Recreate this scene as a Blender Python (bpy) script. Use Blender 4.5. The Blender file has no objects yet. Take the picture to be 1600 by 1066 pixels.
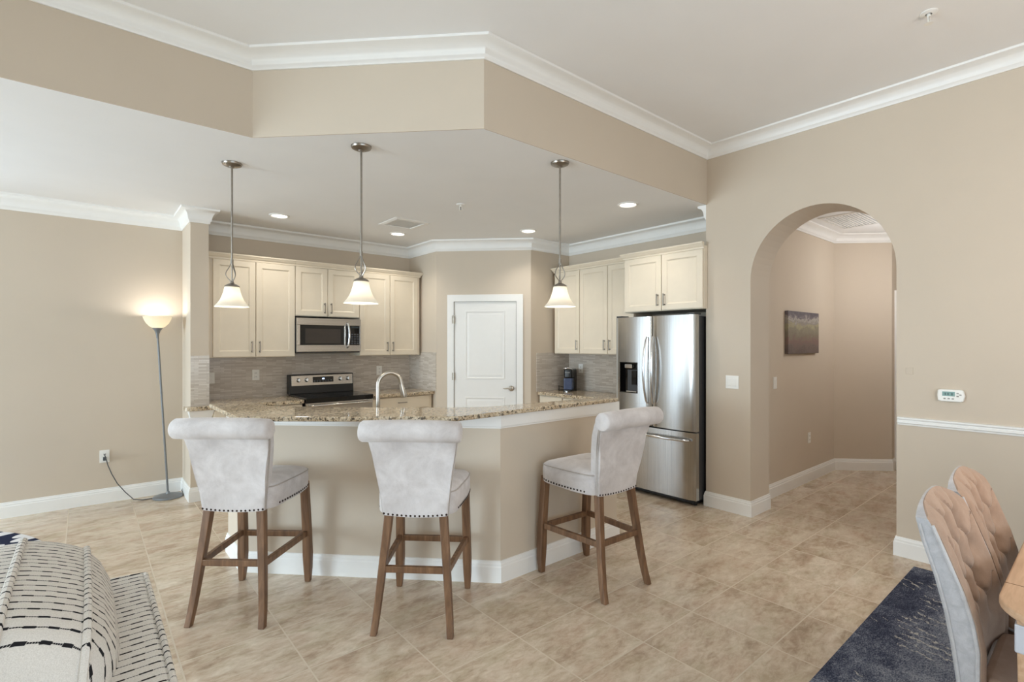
import bpy, bmesh, math, random
from math import pi, sin, cos, radians as R, sqrt
from mathutils import Vector, Matrix
random.seed(7)
C = bpy.context.scene.collection
SC = bpy.context.scene

# ------------------------------------------------------------------ camera
cam_d = bpy.data.cameras.new('camera'); cam = bpy.data.objects.new('camera', cam_d); C.objects.link(cam)
YAW = 39.83
cam.location = (0, 0, 1.5)
cam.rotation_euler = (R(90), 0, R(-YAW))
cam_d.sensor_width = 36.0
cam_d.lens = 792.4 / 1600 * 36.0
cam_d.shift_x = (800 - 792.85) / 1600
cam_d.shift_y = (538.4 - 533) / 1600
cam_d.clip_start = 0.02
SC.camera = cam
SC.view_settings.view_transform = 'Standard'
SC.view_settings.look = 'None'
SC.view_settings.gamma = 1.0
SC.view_settings.use_curve_mapping = False
SC.view_settings.exposure = 0.25
SC.cycles.use_denoising = True
SC.cycles.max_bounces = 10
SC.cycles.diffuse_bounces = 6
SC.cycles.glossy_bounces = 4
SC.cycles.transmission_bounces = 6
SC.cycles.caustics_reflective = False
SC.cycles.caustics_refractive = False
SC.cycles.sample_clamp_indirect = 4.0

# ------------------------------------------------------------------ world and daylight
W = bpy.data.worlds.new('sky'); SC.world = W; W.use_nodes = True
W.node_tree.nodes['Background'].inputs[0].default_value = (0.79, 0.885, 1.0, 1)
W.node_tree.nodes['Background'].inputs[1].default_value = 1.2

def area(name, loc, target, sx, sy, power, col):
    d = bpy.data.lights.new(name, 'AREA'); d.shape = 'RECTANGLE'; d.size = sx; d.size_y = sy
    d.energy = power; d.color = col
    o = bpy.data.objects.new(name, d); C.objects.link(o); o.location = loc
    o.rotation_euler = (Vector(target) - Vector(loc)).to_track_quat('-Z', 'Z').to_euler()
    return o
def point(name, loc, power, col, r=0.04):
    d = bpy.data.lights.new(name, 'POINT'); d.energy = power; d.color = col; d.shadow_soft_size = r
    o = bpy.data.objects.new(name, d); C.objects.link(o); o.location = loc
    return o
# daylight that comes in through the glazed openings of the left and rear walls
DAY = (0.69, 0.868, 1.0)
area('window_daylight_nook', (-2.35, 6.34, 1.2), (-2.0, 3.0, 0.9), 2.8, 2.3, 42, DAY)
area('window_daylight_left', (-7.75, 4.0, 1.25), (0, 2.3, 1.35), 4.6, 2.4, 820, DAY)
area('window_daylight_rear', (0.3, -3.85, 1.2), (0.3, 0, 0.85), 5.4, 2.0, 88, DAY)
WARM = (1.0, 0.80, 0.58)

# ------------------------------------------------------------------ node helpers
def lin(c):
    return tuple(((v/255)/12.92 if v/255 <= .04045 else ((v/255+.055)/1.055)**2.4) for v in c)
def rgba(c): return (*lin(c), 1)
class NT:
    def __init__(s, name):
        s.m = bpy.data.materials.new(name); s.m.use_nodes = True
        s.t = s.m.node_tree; s.b = s.t.nodes['Principled BSDF']
    def n(s, typ, **kw):
        o = s.t.nodes.new('ShaderNode' + typ)
        for k, v in kw.items():
            if k.startswith('i_'):
                o.inputs[int(k[2:]) if k[2:].isdigit() else k[2:].replace('_', ' ')].default_value = v
            else: setattr(o, k, v)
        return o
    def l(s, a, b): s.t.links.new(a, b)
    def coord(s, kind='Object', scale=(1, 1, 1), loc=(0, 0, 0), rot=(0, 0, 0)):
        tc = s.n('TexCoord') if kind != 'Position' else s.n('NewGeometry')
        mp = s.n('Mapping'); s.l(tc.outputs[kind], mp.inputs[0])
        mp.inputs['Scale'].default_value = scale; mp.inputs['Location'].default_value = loc; mp.inputs['Rotation'].default_value = rot
        return mp.outputs[0]
    def noise(s, vec, scale, detail=4, rough=.55, dist=0):
        o = s.n('TexNoise'); o.inputs['Scale'].default_value = scale; o.inputs['Detail'].default_value = detail
        o.inputs['Roughness'].default_value = rough; o.inputs['Distortion'].default_value = dist
        s.l(vec, o.inputs['Vector']); return o.outputs[0]
    def ramp(s, fac, stops, interp='LINEAR'):
        o = s.n('ValToRGB'); o.color_ramp.interpolation = interp
        e = o.color_ramp.elements
        while len(e) > 1: e.remove(e[-1])
        for i, (p, c) in enumerate(stops):
            x = e[0] if i == 0 else e.new(p)
            x.position = p; x.color = rgba(c) if len(c) == 3 else c
        s.l(fac, o.inputs[0]); return o.outputs[0]
    def math(s, op, a, b=None, c=None):
        o = s.n('Math', operation=op)
        for i, v in enumerate((a, b, c)):
            if v is None: continue
            if isinstance(v, (int, float)): o.inputs[i].default_value = v
            else: s.l(v, o.inputs[i])
        return o.outputs[0]
    def mix(s, fac, a, b, mode='MIX'):
        o = s.n('Mix', data_type='RGBA', blend_type=mode)
        for i, v in ((0, fac), (6, a), (7, b)):
            if isinstance(v, (int, float)): o.inputs[i].default_value = v
            elif isinstance(v, tuple): o.inputs[i].default_value = rgba(v)
            else: s.l(v, o.inputs[i])
        return o.outputs[2]
    def col(s, v): s.l(v, s.b.inputs['Base Color'])
    def bump(s, h, strength=.2, dist=.01):
        o = s.n('Bump'); o.inputs['Strength'].default_value = strength; o.inputs['Distance'].default_value = dist
        s.l(h, o.inputs['Height']); s.l(o.outputs[0], s.b.inputs['Normal'])
    def set(s, rough=.5, metal=0, spec=None, **kw):
        s.b.inputs['Roughness'].default_value = rough; s.b.inputs['Metallic'].default_value = metal
        if spec is not None: s.b.inputs['Specular IOR Level'].default_value = spec
        return s
def plain(name, c, rough=.5, metal=0, var=.04, scale=8, bump=0, bscale=200, spec=None):
    t = NT(name); t.set(rough, metal, spec)
    v = t.coord('Object')
    f = t.noise(v, scale, 3)
    a = tuple(max(0, x*(1-var)) for x in c); b = tuple(min(255, x*(1+var)) for x in c)
    t.col(t.ramp(f, [(.3, a), (.7, b)]))
    if bump: t.bump(t.noise(v, bscale, 2), bump, .004)
    return t.m
M = {}
M['wall'] = plain('beige_paint', (205, 192, 175), .75, var=.008, scale=1.5, bump=.06, bscale=90, spec=.25)
M['ceiling'] = plain('ceiling_white', (238, 238, 238), .85, var=.006, scale=2, bump=.12, bscale=60, spec=.2)
M['trim'] = plain('trim_white', (238, 237, 234), .38, var=.005)
M['doorwhite'] = plain('door_white', (234, 233, 230), .42, var=.005)
M['cab'] = plain('cabinet_cream', (226, 214, 194), .42, var=.012, scale=5)
M['cabdark'] = plain('cabinet_gap', (120, 108, 92), .7)
M['nickel'] = plain('brushed_nickel', (190, 184, 174), .28, 1, var=.03, scale=40)
M['nickeldark'] = plain('satin_nickel_dark', (150, 143, 134), .32, 1, var=.03, scale=40)
M['chrome'] = plain('chrome', (215, 215, 215), .12, 1, var=.01)
M['black'] = plain('black_plastic', (18, 18, 19), .35, var=.1)
M['blackgloss'] = plain('black_glass', (10, 10, 11), .06, var=.05)
M['darkgrey'] = plain('dark_grey_enamel', (58, 58, 60), .4, var=.04)
M['plastic'] = plain('white_plastic', (238, 236, 230), .35, var=.006)
M['wood'] = None
def steel():
    t = NT('stainless_steel'); t.set(.2, 1)
    v = t.coord('Object', (220, 220, 1.2))
    f = t.noise(v, 1.0, 3)
    t.col(t.ramp(f, [(.25, (176, 174, 171)), (.75, (204, 203, 201))]))
    t.l(t.math('MULTIPLY_ADD', f, .10, .17), t.b.inputs['Roughness'])
    return t.m
M['steel'] = steel()
def steelh():
    t = NT('stainless_brushed_across'); t.set(.24, 1)
    f = t.noise(t.coord('Object', (1.2, 200, 200)), 1.0, 3)
    t.col(t.ramp(f, [(.25, (172, 168, 162)), (.75, (202, 198, 192))])); return t.m
M['steelh'] = steelh()
def floor_tile():
    t = NT('travertine_tile'); t.set(.3, 0, .45)
    pos = t.n('NewGeometry').outputs['Position']
    sp = t.n('SeparateXYZ'); t.l(pos, sp.inputs[0])
    TX, TY = .4545, .4325
    ux = t.math('DIVIDE', t.math('SUBTRACT', sp.outputs[0], .345), TX)
    uy = t.math('DIVIDE', t.math('SUBTRACT', sp.outputs[1], 1.09), TY)
    fx = t.math('FLOOR', ux); fy = t.math('FLOOR', uy)
    rx = t.math('ABSOLUTE', t.math('SUBTRACT', t.math('FRACT', ux), .5))
    ry = t.math('ABSOLUTE', t.math('SUBTRACT', t.math('FRACT', uy), .5))
    g = t.math('GREATER_THAN', t.math('MAXIMUM', rx, ry), .5 - .0036/TX)
    cmb = t.n('CombineXYZ'); t.l(fx, cmb.inputs[0]); t.l(fy, cmb.inputs[1])
    wn = t.n('TexWhiteNoise', noise_dimensions='2D'); t.l(cmb.outputs[0], wn.inputs['Vector'])
    # each tile shows another cut of the stone
    off = t.n('VectorMath', operation='MULTIPLY'); t.l(wn.outputs[1], off.inputs[0]); off.inputs[1].default_value = (30, 30, 30)
    ad = t.n('VectorMath', operation='ADD'); t.l(pos, ad.inputs[0]); t.l(off.outputs[0], ad.inputs[1])
    mp = t.n('Mapping'); t.l(ad.outputs[0], mp.inputs[0]); mp.inputs['Scale'].default_value = (1.0, 2.2, 1); mp.inputs['Rotation'].default_value = (0, 0, R(-38))
    n1 = t.noise(mp.outputs[0], 2.6, 6, .58, .7)
    n2 = t.noise(mp.outputs[0], 15, 7, .68, .5)
    n3 = t.noise(mp.outputs[0], 4.0, 4, .6, .4)
    f = t.math('MULTIPLY_ADD', n2, .46, t.math('MULTIPLY', n1, .58))
    c = t.ramp(f, [(.38, (164, 143, 122)), (.47, (192, 172, 150)), (.54, (208, 191, 170)), (.66, (228, 215, 197))])
    c = t.mix(t.math('MULTIPLY_ADD', wn.outputs[0], .16, 0), c, (182, 164, 142))
    c = t.mix(t.math('MULTIPLY', t.ramp(n3, [(.5, (0, 0, 0)), (.68, (255, 255, 255))]), .30), c, (190, 156, 134))
    c = t.mix(t.math('MULTIPLY', t.ramp(n3, [(.34, (255, 255, 255)), (.48, (0, 0, 0))]), .28), c, (172, 160, 128))
    c = t.mix(g, c, (204, 190, 170))
    t.col(c)
    t.l(t.math('MULTIPLY_ADD', g, .4, t.math('MULTIPLY_ADD', n2, .14, .13)), t.b.inputs['Roughness'])
    h = t.math('MULTIPLY_ADD', g, -1.0, t.math('MULTIPLY', n2, .12))
    t.bump(h, .25, .004)
    return t.m
M['tile'] = floor_tile()
def granite():
    t = NT('granite_speckled'); t.set(.08, 0, .5)
    v = t.n('NewGeometry').outputs['Position']
    n1 = t.noise(v, 14, 5, .65, .6)
    n2 = t.noise(v, 75, 4, .7)
    vo = t.n('TexVoronoi'); vo.inputs['Scale'].default_value = 85; t.l(v, vo.inputs['Vector'])
    base = t.ramp(n1, [(.32, (152, 130, 102)), (.45, (190, 168, 138)), (.55, (208, 192, 166)), (.68, (224, 213, 194))])
    sp = t.ramp(n2, [(.37, (26, 23, 22)), (.43, (92, 74, 56)), (.48, (200, 182, 154)), (.62, (216, 204, 182))])
    c = t.mix(.5, base, sp)
    dk = t.math('LESS_THAN', t.math('MULTIPLY', t.noise(v, 48, 3, .6), 1.0), .425)
    c = t.mix(t.math('MULTIPLY', dk, .8), c, (44, 36, 30))
    gv = t.ramp(vo.outputs['Color'], [(.86, (0, 0, 0)), (.9, (255, 255, 255))])
    c = t.mix(t.math('MULTIPLY', gv, .45), c, (176, 172, 164))
    t.col(c); return t.m
M['granite'] = granite()
def splash(axis, name):
    t = NT(name); t.set(.22, 0, .5)
    pos = t.n('NewGeometry').outputs['Position']
    sp = t.n('SeparateXYZ'); t.l(pos, sp.inputs[0])
    cm = t.n('CombineXYZ'); t.l(sp.outputs[axis], cm.inputs[0]); t.l(sp.outputs[2], cm.inputs[1])
    b = t.n('TexBrick'); t.l(cm.outputs[0], b.inputs['Vector'])
    b.inputs['Scale'].default_value = 1; b.inputs['Brick Width'].default_value = .105; b.inputs['Row Height'].default_value = .0165
    b.inputs['Mortar Size'].default_value = .0012; b.inputs['Bias'].default_value = 0
    b.offset = .37; b.squash = 1
    b.inputs['Color1'].default_value = rgba((184, 173, 161)); b.inputs['Color2'].default_value = rgba((218, 211, 202)); b.inputs['Mortar'].default_value = rgba((180, 169, 156))
    n = t.noise(pos, 9, 3)
    t.col(t.mix(t.math('MULTIPLY', n, .5), b.outputs[0], (196, 185, 172)))
    t.bump(t.math('SUBTRACT', 1.0, b.outputs[1]), .3, .002)
    return t.m
M['splash_x'] = splash(0, 'mosaic_tile_back'); M['splash_y'] = splash(1, 'mosaic_tile_side')
def wood(name, a, b, c, sc=(22, 22, 2.2), rough=.45):
    t = NT(name); t.set(rough)
    v = t.coord('Object', sc)
    n = t.noise(v, 1.5, 5, .6, .5)
    t.col(t.ramp(n, [(.3, a), (.5, b), (.7, c)])); t.bump(n, .08, .003); return t.m
M['wood'] = wood('weathered_oak', (90, 63, 43), (114, 83, 58), (138, 104, 76))
M['tablewood'] = wood('light_oak_top', (182, 145, 113), (198, 162, 130), (212, 178, 148), (3, 30, 30), .3)
def fabric(name, a, b, rough=.92, mott=9, weave=900):
    t = NT(name); t.set(rough, 0, .2)
    v = t.coord('Object')
    n = t.noise(v, mott, 5, .65, .4); w = t.noise(v, weave, 1)
    c = t.ramp(t.math('MULTIPLY_ADD', w, .35, t.math('MULTIPLY', n, .65)), [(.35, a), (.65, b)])
    t.col(c); t.b.inputs['Sheen Weight'].default_value = .25; t.b.inputs['Sheen Roughness'].default_value = .5
    t.bump(t.math('MULTIPLY_ADD', w, .6, n), .12, .002); return t.m
M['velvet'] = fabric('oatmeal_velvet', (187, 180, 178), (223, 218, 217), mott=7)
M['linen'] = fabric('grey_linen', (166, 165, 168), (192, 191, 194), mott=40)
M['tan'] = fabric('tan_tufted_fabric', (156, 130, 112), (176, 151, 133), mott=12)
M['piping'] = fabric('grey_piping', (178, 176, 177), (198, 196, 197), mott=30)
M['pipebrown'] = fabric('seam_piping', (166, 157, 150), (186, 177, 170), mott=30)
def stripes():
    t = NT('striped_woven_fabric'); t.set(.9, 0, .2)
    v = t.coord('Position')
    sp = t.n('SeparateXYZ'); t.l(v, sp.inputs[0])
    y = t.math('DIVIDE', sp.outputs[1], .0285)
    row = t.math('FLOOR', y); fr = t.math('ABSOLUTE', t.math('SUBTRACT', t.math('FRACT', y), .5))
    u = t.math('ADD', t.math('SUBTRACT', sp.outputs[0], sp.outputs[2]), t.math('MULTIPLY', t.math('SINE', t.math('MULTIPLY', row, 7.3)), .05))
    dash = t.math('GREATER_THAN', t.math('FRACT', t.math('MULTIPLY', u, 20)), .5)
    wid = t.math('MULTIPLY_ADD', dash, .055, .048)
    on = t.math('LESS_THAN', fr, wid)
    fine = t.math('GREATER_THAN', t.math('FRACT', t.math('MULTIPLY', u, 190)), .12)
    on = t.math('MULTIPLY', on, t.math('MAXIMUM', dash, fine))
    n = t.noise(v, 500, 2)
    base = t.ramp(n, [(.3, (208, 202, 194)), (.7, (228, 223, 216))])
    t.col(t.mix(on, base, (34, 33, 36))); t.bump(t.math('MULTIPLY_ADD', on, .5, n), .15, .002); return t.m
M['stripes'] = stripes()
def rug_navy():
    t = NT('distressed_navy_pile'); t.set(.95, 0, .1)
    v = t.coord('Position')
    n1 = t.noise(v, 3.0, 4, .6, .5); n2 = t.noise(t.coord('Position', (1, 2.6, 1), rot=(0, 0, R(20))), 55, 3, .75, .6)
    f = t.math('ADD', t.math('MULTIPLY', n1, .55), t.math('MULTIPLY', n2, .55))
    n3 = t.noise(t.coord('Position', (1, 1.6, 1), rot=(0, 0, R(30))), 120, 3, .8, .8)
    f = t.math('ADD', t.math('MULTIPLY', n1, .42), t.math('MULTIPLY_ADD', n3, .46, t.math('MULTIPLY', n2, .24)))
    c = t.ramp(f, [(.43, (38, 42, 58)), (.52, (62, 67, 86)), (.58, (106, 111, 127)), (.66, (160, 163, 171))])
    wv = t.n('TexWave', wave_type='RINGS', rings_direction='Z'); wv.inputs['Scale'].default_value = 5.2; wv.inputs['Distortion'].default_value = 4.0; wv.inputs['Detail'].default_value = 3; wv.inputs['Detail Scale'].default_value = 5
    t.l(t.coord('Position', loc=(-4.6, -.3, 0)), wv.inputs['Vector'])
    ln = t.math('GREATER_THAN', wv.outputs[1], .93)
    patch = t.math('GREATER_THAN', t.noise(t.coord('Position', loc=(3, 1, 0)), 3.4, 2), .56)
    br = t.math('GREATER_THAN', n2, .46)
    c = t.mix(t.math('MULTIPLY', t.math('MULTIPLY', ln, patch), t.math('MULTIPLY', br, .75)), c, (204, 199, 190))
    t.col(c); t.bump(n2, .4, .004); return t.m
M['rug'] = rug_navy()
def rug_leaf():
    t = NT('leaf_pattern_pile'); t.set(.95, 0, .1)
    v = t.coord('Object')
    wob = t.n('TexNoise'); wob.inputs['Scale'].default_value = 3; t.l(v, wob.inputs['Vector'])
    rad = t.n('VectorMath', operation='LENGTH'); t.l(v, rad.inputs[0])
    s = t.n('SeparateXYZ'); t.l(v, s.inputs[0])
    ang = t.math('ARCTAN2', s.outputs[1], s.outputs[0])
    cm = t.n('CombineXYZ'); t.l(t.math('MULTIPLY', ang, 8.0), cm.inputs[0]); t.l(t.math('MULTIPLY', rad.outputs['Value'], 3.6), cm.inputs[1])
    vo = t.n('TexVoronoi', voronoi_dimensions='2D'); vo.inputs['Scale'].default_value = 1.0; vo.inputs['Randomness'].default_value = .45
    t.l(cm.outputs[0], vo.inputs['Vector'])
    leaf = t.math('LESS_THAN', vo.outputs['Distance'], .37)
    t.col(t.mix(leaf, (36, 40, 60), (214, 210, 208))); return t.m
M['rugleaf'] = rug_leaf()
def painting():
    t = NT('abstract_landscape_canvas'); t.set(.6)
    v = t.coord('Object')
    s = t.n('SeparateXYZ'); t.l(v, s.inputs[0])
    n = t.noise(t.coord('Object', (5, 5, 8)), 2.0, 6, .7, .6)
    z = t.math('ADD', t.math('DIVIDE', s.outputs[2], .44), t.math('MULTIPLY_ADD', n, .6, -.3))
    c = t.ramp(z, [(0, (96, 80, 72)), (.18, (120, 104, 94)), (.3, (132, 104, 94)), (.42, (132, 122, 100)), (.58, (146, 140, 116)), (.66, (176, 168, 128)), (.72, (150, 144, 136)), (.82, (186, 180, 170)), (.9, (110, 102, 110)), (1, (84, 78, 88))])
    n2 = t.noise(t.coord('Object', (7, 7, 7)), 2.5, 4)
    t.col(t.mix(t.math('MULTIPLY', n2, .5), c, (104, 94, 96))); return t.m
M['painting'] = painting()
def emit(name, c, s):
    t = NT(name); t.b.inputs['Emission Color'].default_value = rgba(c); t.b.inputs['Emission Strength'].default_value = s
    v = t.noise(t.coord('Object'), 3); t.col(t.ramp(v, [(0, c), (1, c)])); return t.m
M['lens'] = emit('downlight_lens', (255, 246, 232), 5.0)
M['display'] = emit('lit_digits', (190, 215, 255), 3.0)
def frosted(name, c, tr=.75):
    t = NT(name)
    d = t.n('BsdfDiffuse'); tl = t.n('BsdfTranslucent'); mx = t.n('MixShader'); gl = t.n('BsdfGlossy'); m2 = t.n('MixShader')
    n = t.noise(t.coord('Object'), 6, 2)
    cc = t.ramp(n, [(.2, c), (.8, tuple(min(255, x+4) for x in c))])
    t.l(cc, d.inputs[0]); t.l(cc, tl.inputs[0]); mx.inputs[0].default_value = tr
    t.l(d.outputs[0], mx.inputs[1]); t.l(tl.outputs[0], mx.inputs[2])
    gl.inputs['Roughness'].default_value = .15; m2.inputs[0].default_value = .05
    t.l(mx.outputs[0], m2.inputs[1]); t.l(gl.outputs[0], m2.inputs[2])
    t.l(m2.outputs[0], t.t.nodes['Material Output'].inputs[0]); return t.m
M['shade'] = frosted('frosted_glass_shade', (252, 248, 240), .6)
M['lampbowl'] = frosted('white_glass_bowl', (252, 246, 232), .6)
M['lcd'] = plain('lcd_green', (112, 146, 138), .2, var=.05)
M['tank'] = plain('blue_grey_tank', (66, 77, 104), .15, var=.05)
M['greymetal'] = plain('grey_enamel', (124, 126, 128), .4, .3, var=.03)
M['palemetal'] = plain('pale_grey_metal', (196, 198, 206), .35, .2, var=.02)
M['cord'] = plain('grey_cord', (74, 76, 78), .5)
M['nail'] = plain('bronze_nail', (52, 40, 34), .35, .8)
M['button'] = plain('grey_button', (150, 148, 142), .5)

# ------------------------------------------------------------------ mesh builder
class MB:
    def __init__(s): s.bm = bmesh.new()
    def add(s, verts, faces):
        vs = [s.bm.verts.new(v) for v in verts]
        for f in faces:
            try: s.bm.faces.new([vs[i] for i in f])
            except ValueError: pass
        return s
    def box(s, x0, x1, y0, y1, z0, z1, T=None):
        v = [Vector((x, y, z)) for z in (z0, z1) for y in (y0, y1) for x in (x0, x1)]
        if T: v = [T @ p for p in v]
        return s.add(v, [(0, 2, 3, 1), (4, 5, 7, 6), (0, 1, 5, 4), (2, 6, 7, 3), (0, 4, 6, 2), (1, 3, 7, 5)])
    def prism(s, poly, a0, a1, axis='z'):
        n = len(poly)
        def P(p, a):
            return (p[0], p[1], a) if axis == 'z' else ((a, p[0], p[1]) if axis == 'x' else (p[0], a, p[1]))
        v = [P(p, a0) for p in poly] + [P(p, a1) for p in poly]
        f = [tuple(range(n))[::-1], tuple(range(n, 2*n))] + [(i, (i+1) % n, n+(i+1) % n, n+i) for i in range(n)]
        return s.add(v, f)
    def rings(s, rings, closed=False, cap=True):
        n = len(rings[0]); v = [p for r in rings for p in r]; f = []
        m = len(rings)
        for i in range(m if closed else m-1):
            j = (i+1) % m
            for k in range(n): f.append((i*n+k, i*n+(k+1) % n, j*n+(k+1) % n, j*n+k))
        if cap and not closed: f += [tuple(range(n))[::-1], tuple(range((m-1)*n, m*n))]
        return s.add(v, f)
    def tube(s, pts, r, n=10, closed=False):
        pts = [Vector(p) for p in pts]; m = len(pts); rr = r if isinstance(r, (list, tuple)) else [r]*m
        rings = []; up = None
        for i, p in enumerate(pts):
            if closed: t = pts[(i+1) % m] - pts[i-1]
            else: t = pts[min(i+1, m-1)] - pts[max(i-1, 0)]
            t.normalize()
            if up is None:
                up = Vector((0, 0, 1)) if abs(t.z) < .9 else Vector((1, 0, 0))
            a = (up - t*up.dot(t)).normalized(); up = a; b = t.cross(a)
            rings.append([p + rr[i]*(cos(2*pi*k/n)*a + sin(2*pi*k/n)*b) for k in range(n)])
        return s.rings(rings, closed)
    def cyl(s, p0, p1, r0, r1=None, n=20): return s.tube([p0, p1], [r0, r0 if r1 is None else r1], n)
    def lathe(s, prof, c=(0, 0, 0), n=32, axis='z', cap=True):
        rings = []
        for r, h in prof:
            ring = []
            for k in range(n):
                a = 2*pi*k/n; x, y = r*cos(a), r*sin(a)
                p = (x, y, h) if axis == 'z' else ((h, x, y) if axis == 'x' else (x, h, y))
                ring.append((c[0]+p[0], c[1]+p[1], c[2]+p[2]))
            rings.append(ring)
        return s.rings(rings, False, cap)
    def beam(s, p0, p1, w0, d0, w1=None, d1=None, xdir=(1, 0, 0)):
        p0, p1 = Vector(p0), Vector(p1); t = (p1-p0).normalized()
        x = Vector(xdir); x = (x - t*x.dot(t)).normalized(); y = t.cross(x)
        w1 = w0 if w1 is None else w1; d1 = d0 if d1 is None else d1
        return s.rings([[p + x*sx*w/2 + y*sy*d/2 for sx, sy in ((-1, -1), (1, -1), (1, 1), (-1, 1))] for p, w, d in ((p0, w0, d0), (p1, w1, d1))])
    def sweep(s, path, prof, z0=0, closed=False, side=1):
        # profile (u, z): u is measured to the right of travel
        pts = [Vector((p[0], p[1])) for p in path]; m = len(pts); rings = []
        for i in range(m):
            def nrm(a, b):
                d = (b-a).normalized(); return Vector((d.y, -d.x))*side
            if closed: n0 = nrm(pts[i-1], pts[i]); n1 = nrm(pts[i], pts[(i+1) % m])
            else:
                n0 = nrm(pts[i-1], pts[i]) if i > 0 else nrm(pts[0], pts[1])
                n1 = nrm(pts[i], pts[i+1]) if i < m-1 else n0
            b = (n0+n1); b = b / max(.25, (1 + n0.dot(n1)))
            rings.append([(pts[i].x + b.x*u, pts[i].y + b.y*u, z0 + z) for u, z in prof])
        return s.rings(rings, closed)
    def build(s, name, mat, parent=None, smooth=False, bevel=0, seg=2, sub=0, loc=None, kind=None):
        bmesh.ops.recalc_face_normals(s.bm, faces=s.bm.faces)
        if smooth:
            for f in s.bm.faces: f.smooth = True
            for e in s.bm.edges:
                if len(e.link_faces) == 2 and e.calc_face_angle(0) > R(38): e.smooth = False
        me = bpy.data.meshes.new(name); s.bm.to_mesh(me); s.bm.free()
        me.materials.append(mat if not isinstance(mat, str) else M[mat])
        o = bpy.data.objects.new(name, me); C.objects.link(o)
        if parent: o.parent = parent
        if loc: o.location = loc
        if bevel:
            b = o.modifiers.new('bevel', 'BEVEL'); b.width = bevel; b.segments = seg; b.limit_method = 'ANGLE'; b.angle_limit = R(40)
        if sub:
            b = o.modifiers.new('sub', 'SUBSURF'); b.levels = sub; b.render_levels = sub
        if kind: o['kind'] = kind
        return o
def tag(o, label, cat, group=None):
    o['label'] = label; o['category'] = cat
    if group: o['group'] = group
    return o
def thing(name, label, cat, loc=(0, 0, 0), rz=0, group=None):
    o = bpy.data.objects.new(name, None); C.objects.link(o); o.empty_display_size = .1
    o.location = loc; o.rotation_euler = (0, 0, rz)
    return tag(o, label, cat, group)
def dup(root, loc, rz, label, group=None):
    r = root.copy(); C.objects.link(r); r.location = loc; r.rotation_euler = (0, 0, rz)
    r['label'] = label
    if group: r['group'] = group
    for ch in list(root.children):
        c = ch.copy(); C.objects.link(c); c.parent = r
        for g in list(ch.children):
            d = g.copy(); C.objects.link(d); d.parent = c
    return r
S = 'structure'
def struct(name, mb, mat, label=None, **kw):
    o = mb.build(name, mat, **kw); o['kind'] = S
    o['label'] = label or name.replace('_', ' '); o['category'] = name.split('_')[0]
    return o

# ------------------------------------------------------------------ key dimensions
AX = 4.445; WY = 6.14; FX = 4.909; ZK = 2.80; ZU = 3.32
HD = [(-7.5, 3.468), (.810, 3.468), (1.8456, 2.4326), (AX, 2.4326)]

# ------------------------------------------------------------------ setting
struct('floor', MB().box(-7.9, 9.2, -4.0, 6.5, -.12, 0), 'tile', 'beige travertine-look tile floor')
struct('ceiling', MB().box(-7.9, 4.9, -4.0, 3.60, ZU, ZU+.1), 'ceiling', 'high white ceiling of the living room')
kc = MB().prism([(-7.7, 3.474), (.8125, 3.474), (1.8481, 2.4386), (5.1, 2.4386), (5.1, 6.4), (-7.7, 6.4)], ZK, ZK+.08)
struct('ceiling_kitchen', kc, 'ceiling', 'lower white ceiling over the kitchen')
hd = MB().sweep(HD, [(-.006, ZK-.001), (0, ZK-.001), (0, ZU), (-.006, ZU)])
struct('wall_header', hd, 'wall', 'angled beige header above the bar')
struct('wall_back', MB().box(-.85, 3.5, WY, WY+.12, 0, 3.0).box(-7.7, -3.75, WY, WY+.12, 0, 3.0).box(-3.75, -.85, WY, WY+.12, 2.4, 3.0), 'wall', 'beige wall behind lamp and stove')
struct('wall_stub', MB().box(.773, .925, 5.63, WY, 0, ZK), 'wall', 'short beige stub wall beside the kitchen counter')
pw = MB().prism([(3.391, WY+.1), (3.391, 5.455), (4.228, 4.618), (5.1, 4.618), (5.1, WY+.1)], 0, ZK)
struct('wall_pantry', pw, 'wall', 'angled beige pantry wall')
struct('wall_fridge', MB().box(FX, FX+.1, 2.2, 4.70, 0, ZK), 'wall', 'beige kitchen wall behind the fridge')
arch = [(-4.0, 0), (1.0, 0), (1.0, 2.05)]
for k in range(1, 32):
    a = pi - pi*k/32
    arch.append((1.516 + .516*cos(a), 2.05 + .557*sin(a)))
arch += [(2.032, 2.05), (2.032, 0), (2.442, 0), (2.442, ZU), (-4.0, ZU)]
struct('wall_arch', MB().prism(arch, AX, AX+.37, 'x'), 'wall', 'beige wall with round arched opening')
# hall behind the arch
struct('wall_hall', MB().prism([(AX+.36, 2.157), (6.89, 2.157), (7.36, 1.70), (9.1, 1.70), (9.1, 2.35), (AX+.36, 2.35)], 0, 2.9), 'wall', 'beige hall wall seen through the arch')
struct('wall_hall_right', MB().box(AX+.37, 9.1, .50, .62, 0, 2.9), 'wall', 'right wall of the hall')
struct('wall_hall_end', MB().box(9.0, 9.1, .5, 2.3, 0, 2.9), 'wall', 'end wall of the hall')
struct('ceiling_hall', MB().box(AX+.37, 9.1, .5, 2.4, 2.81, 2.9), 'ceiling', 'white hall ceiling')
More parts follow.
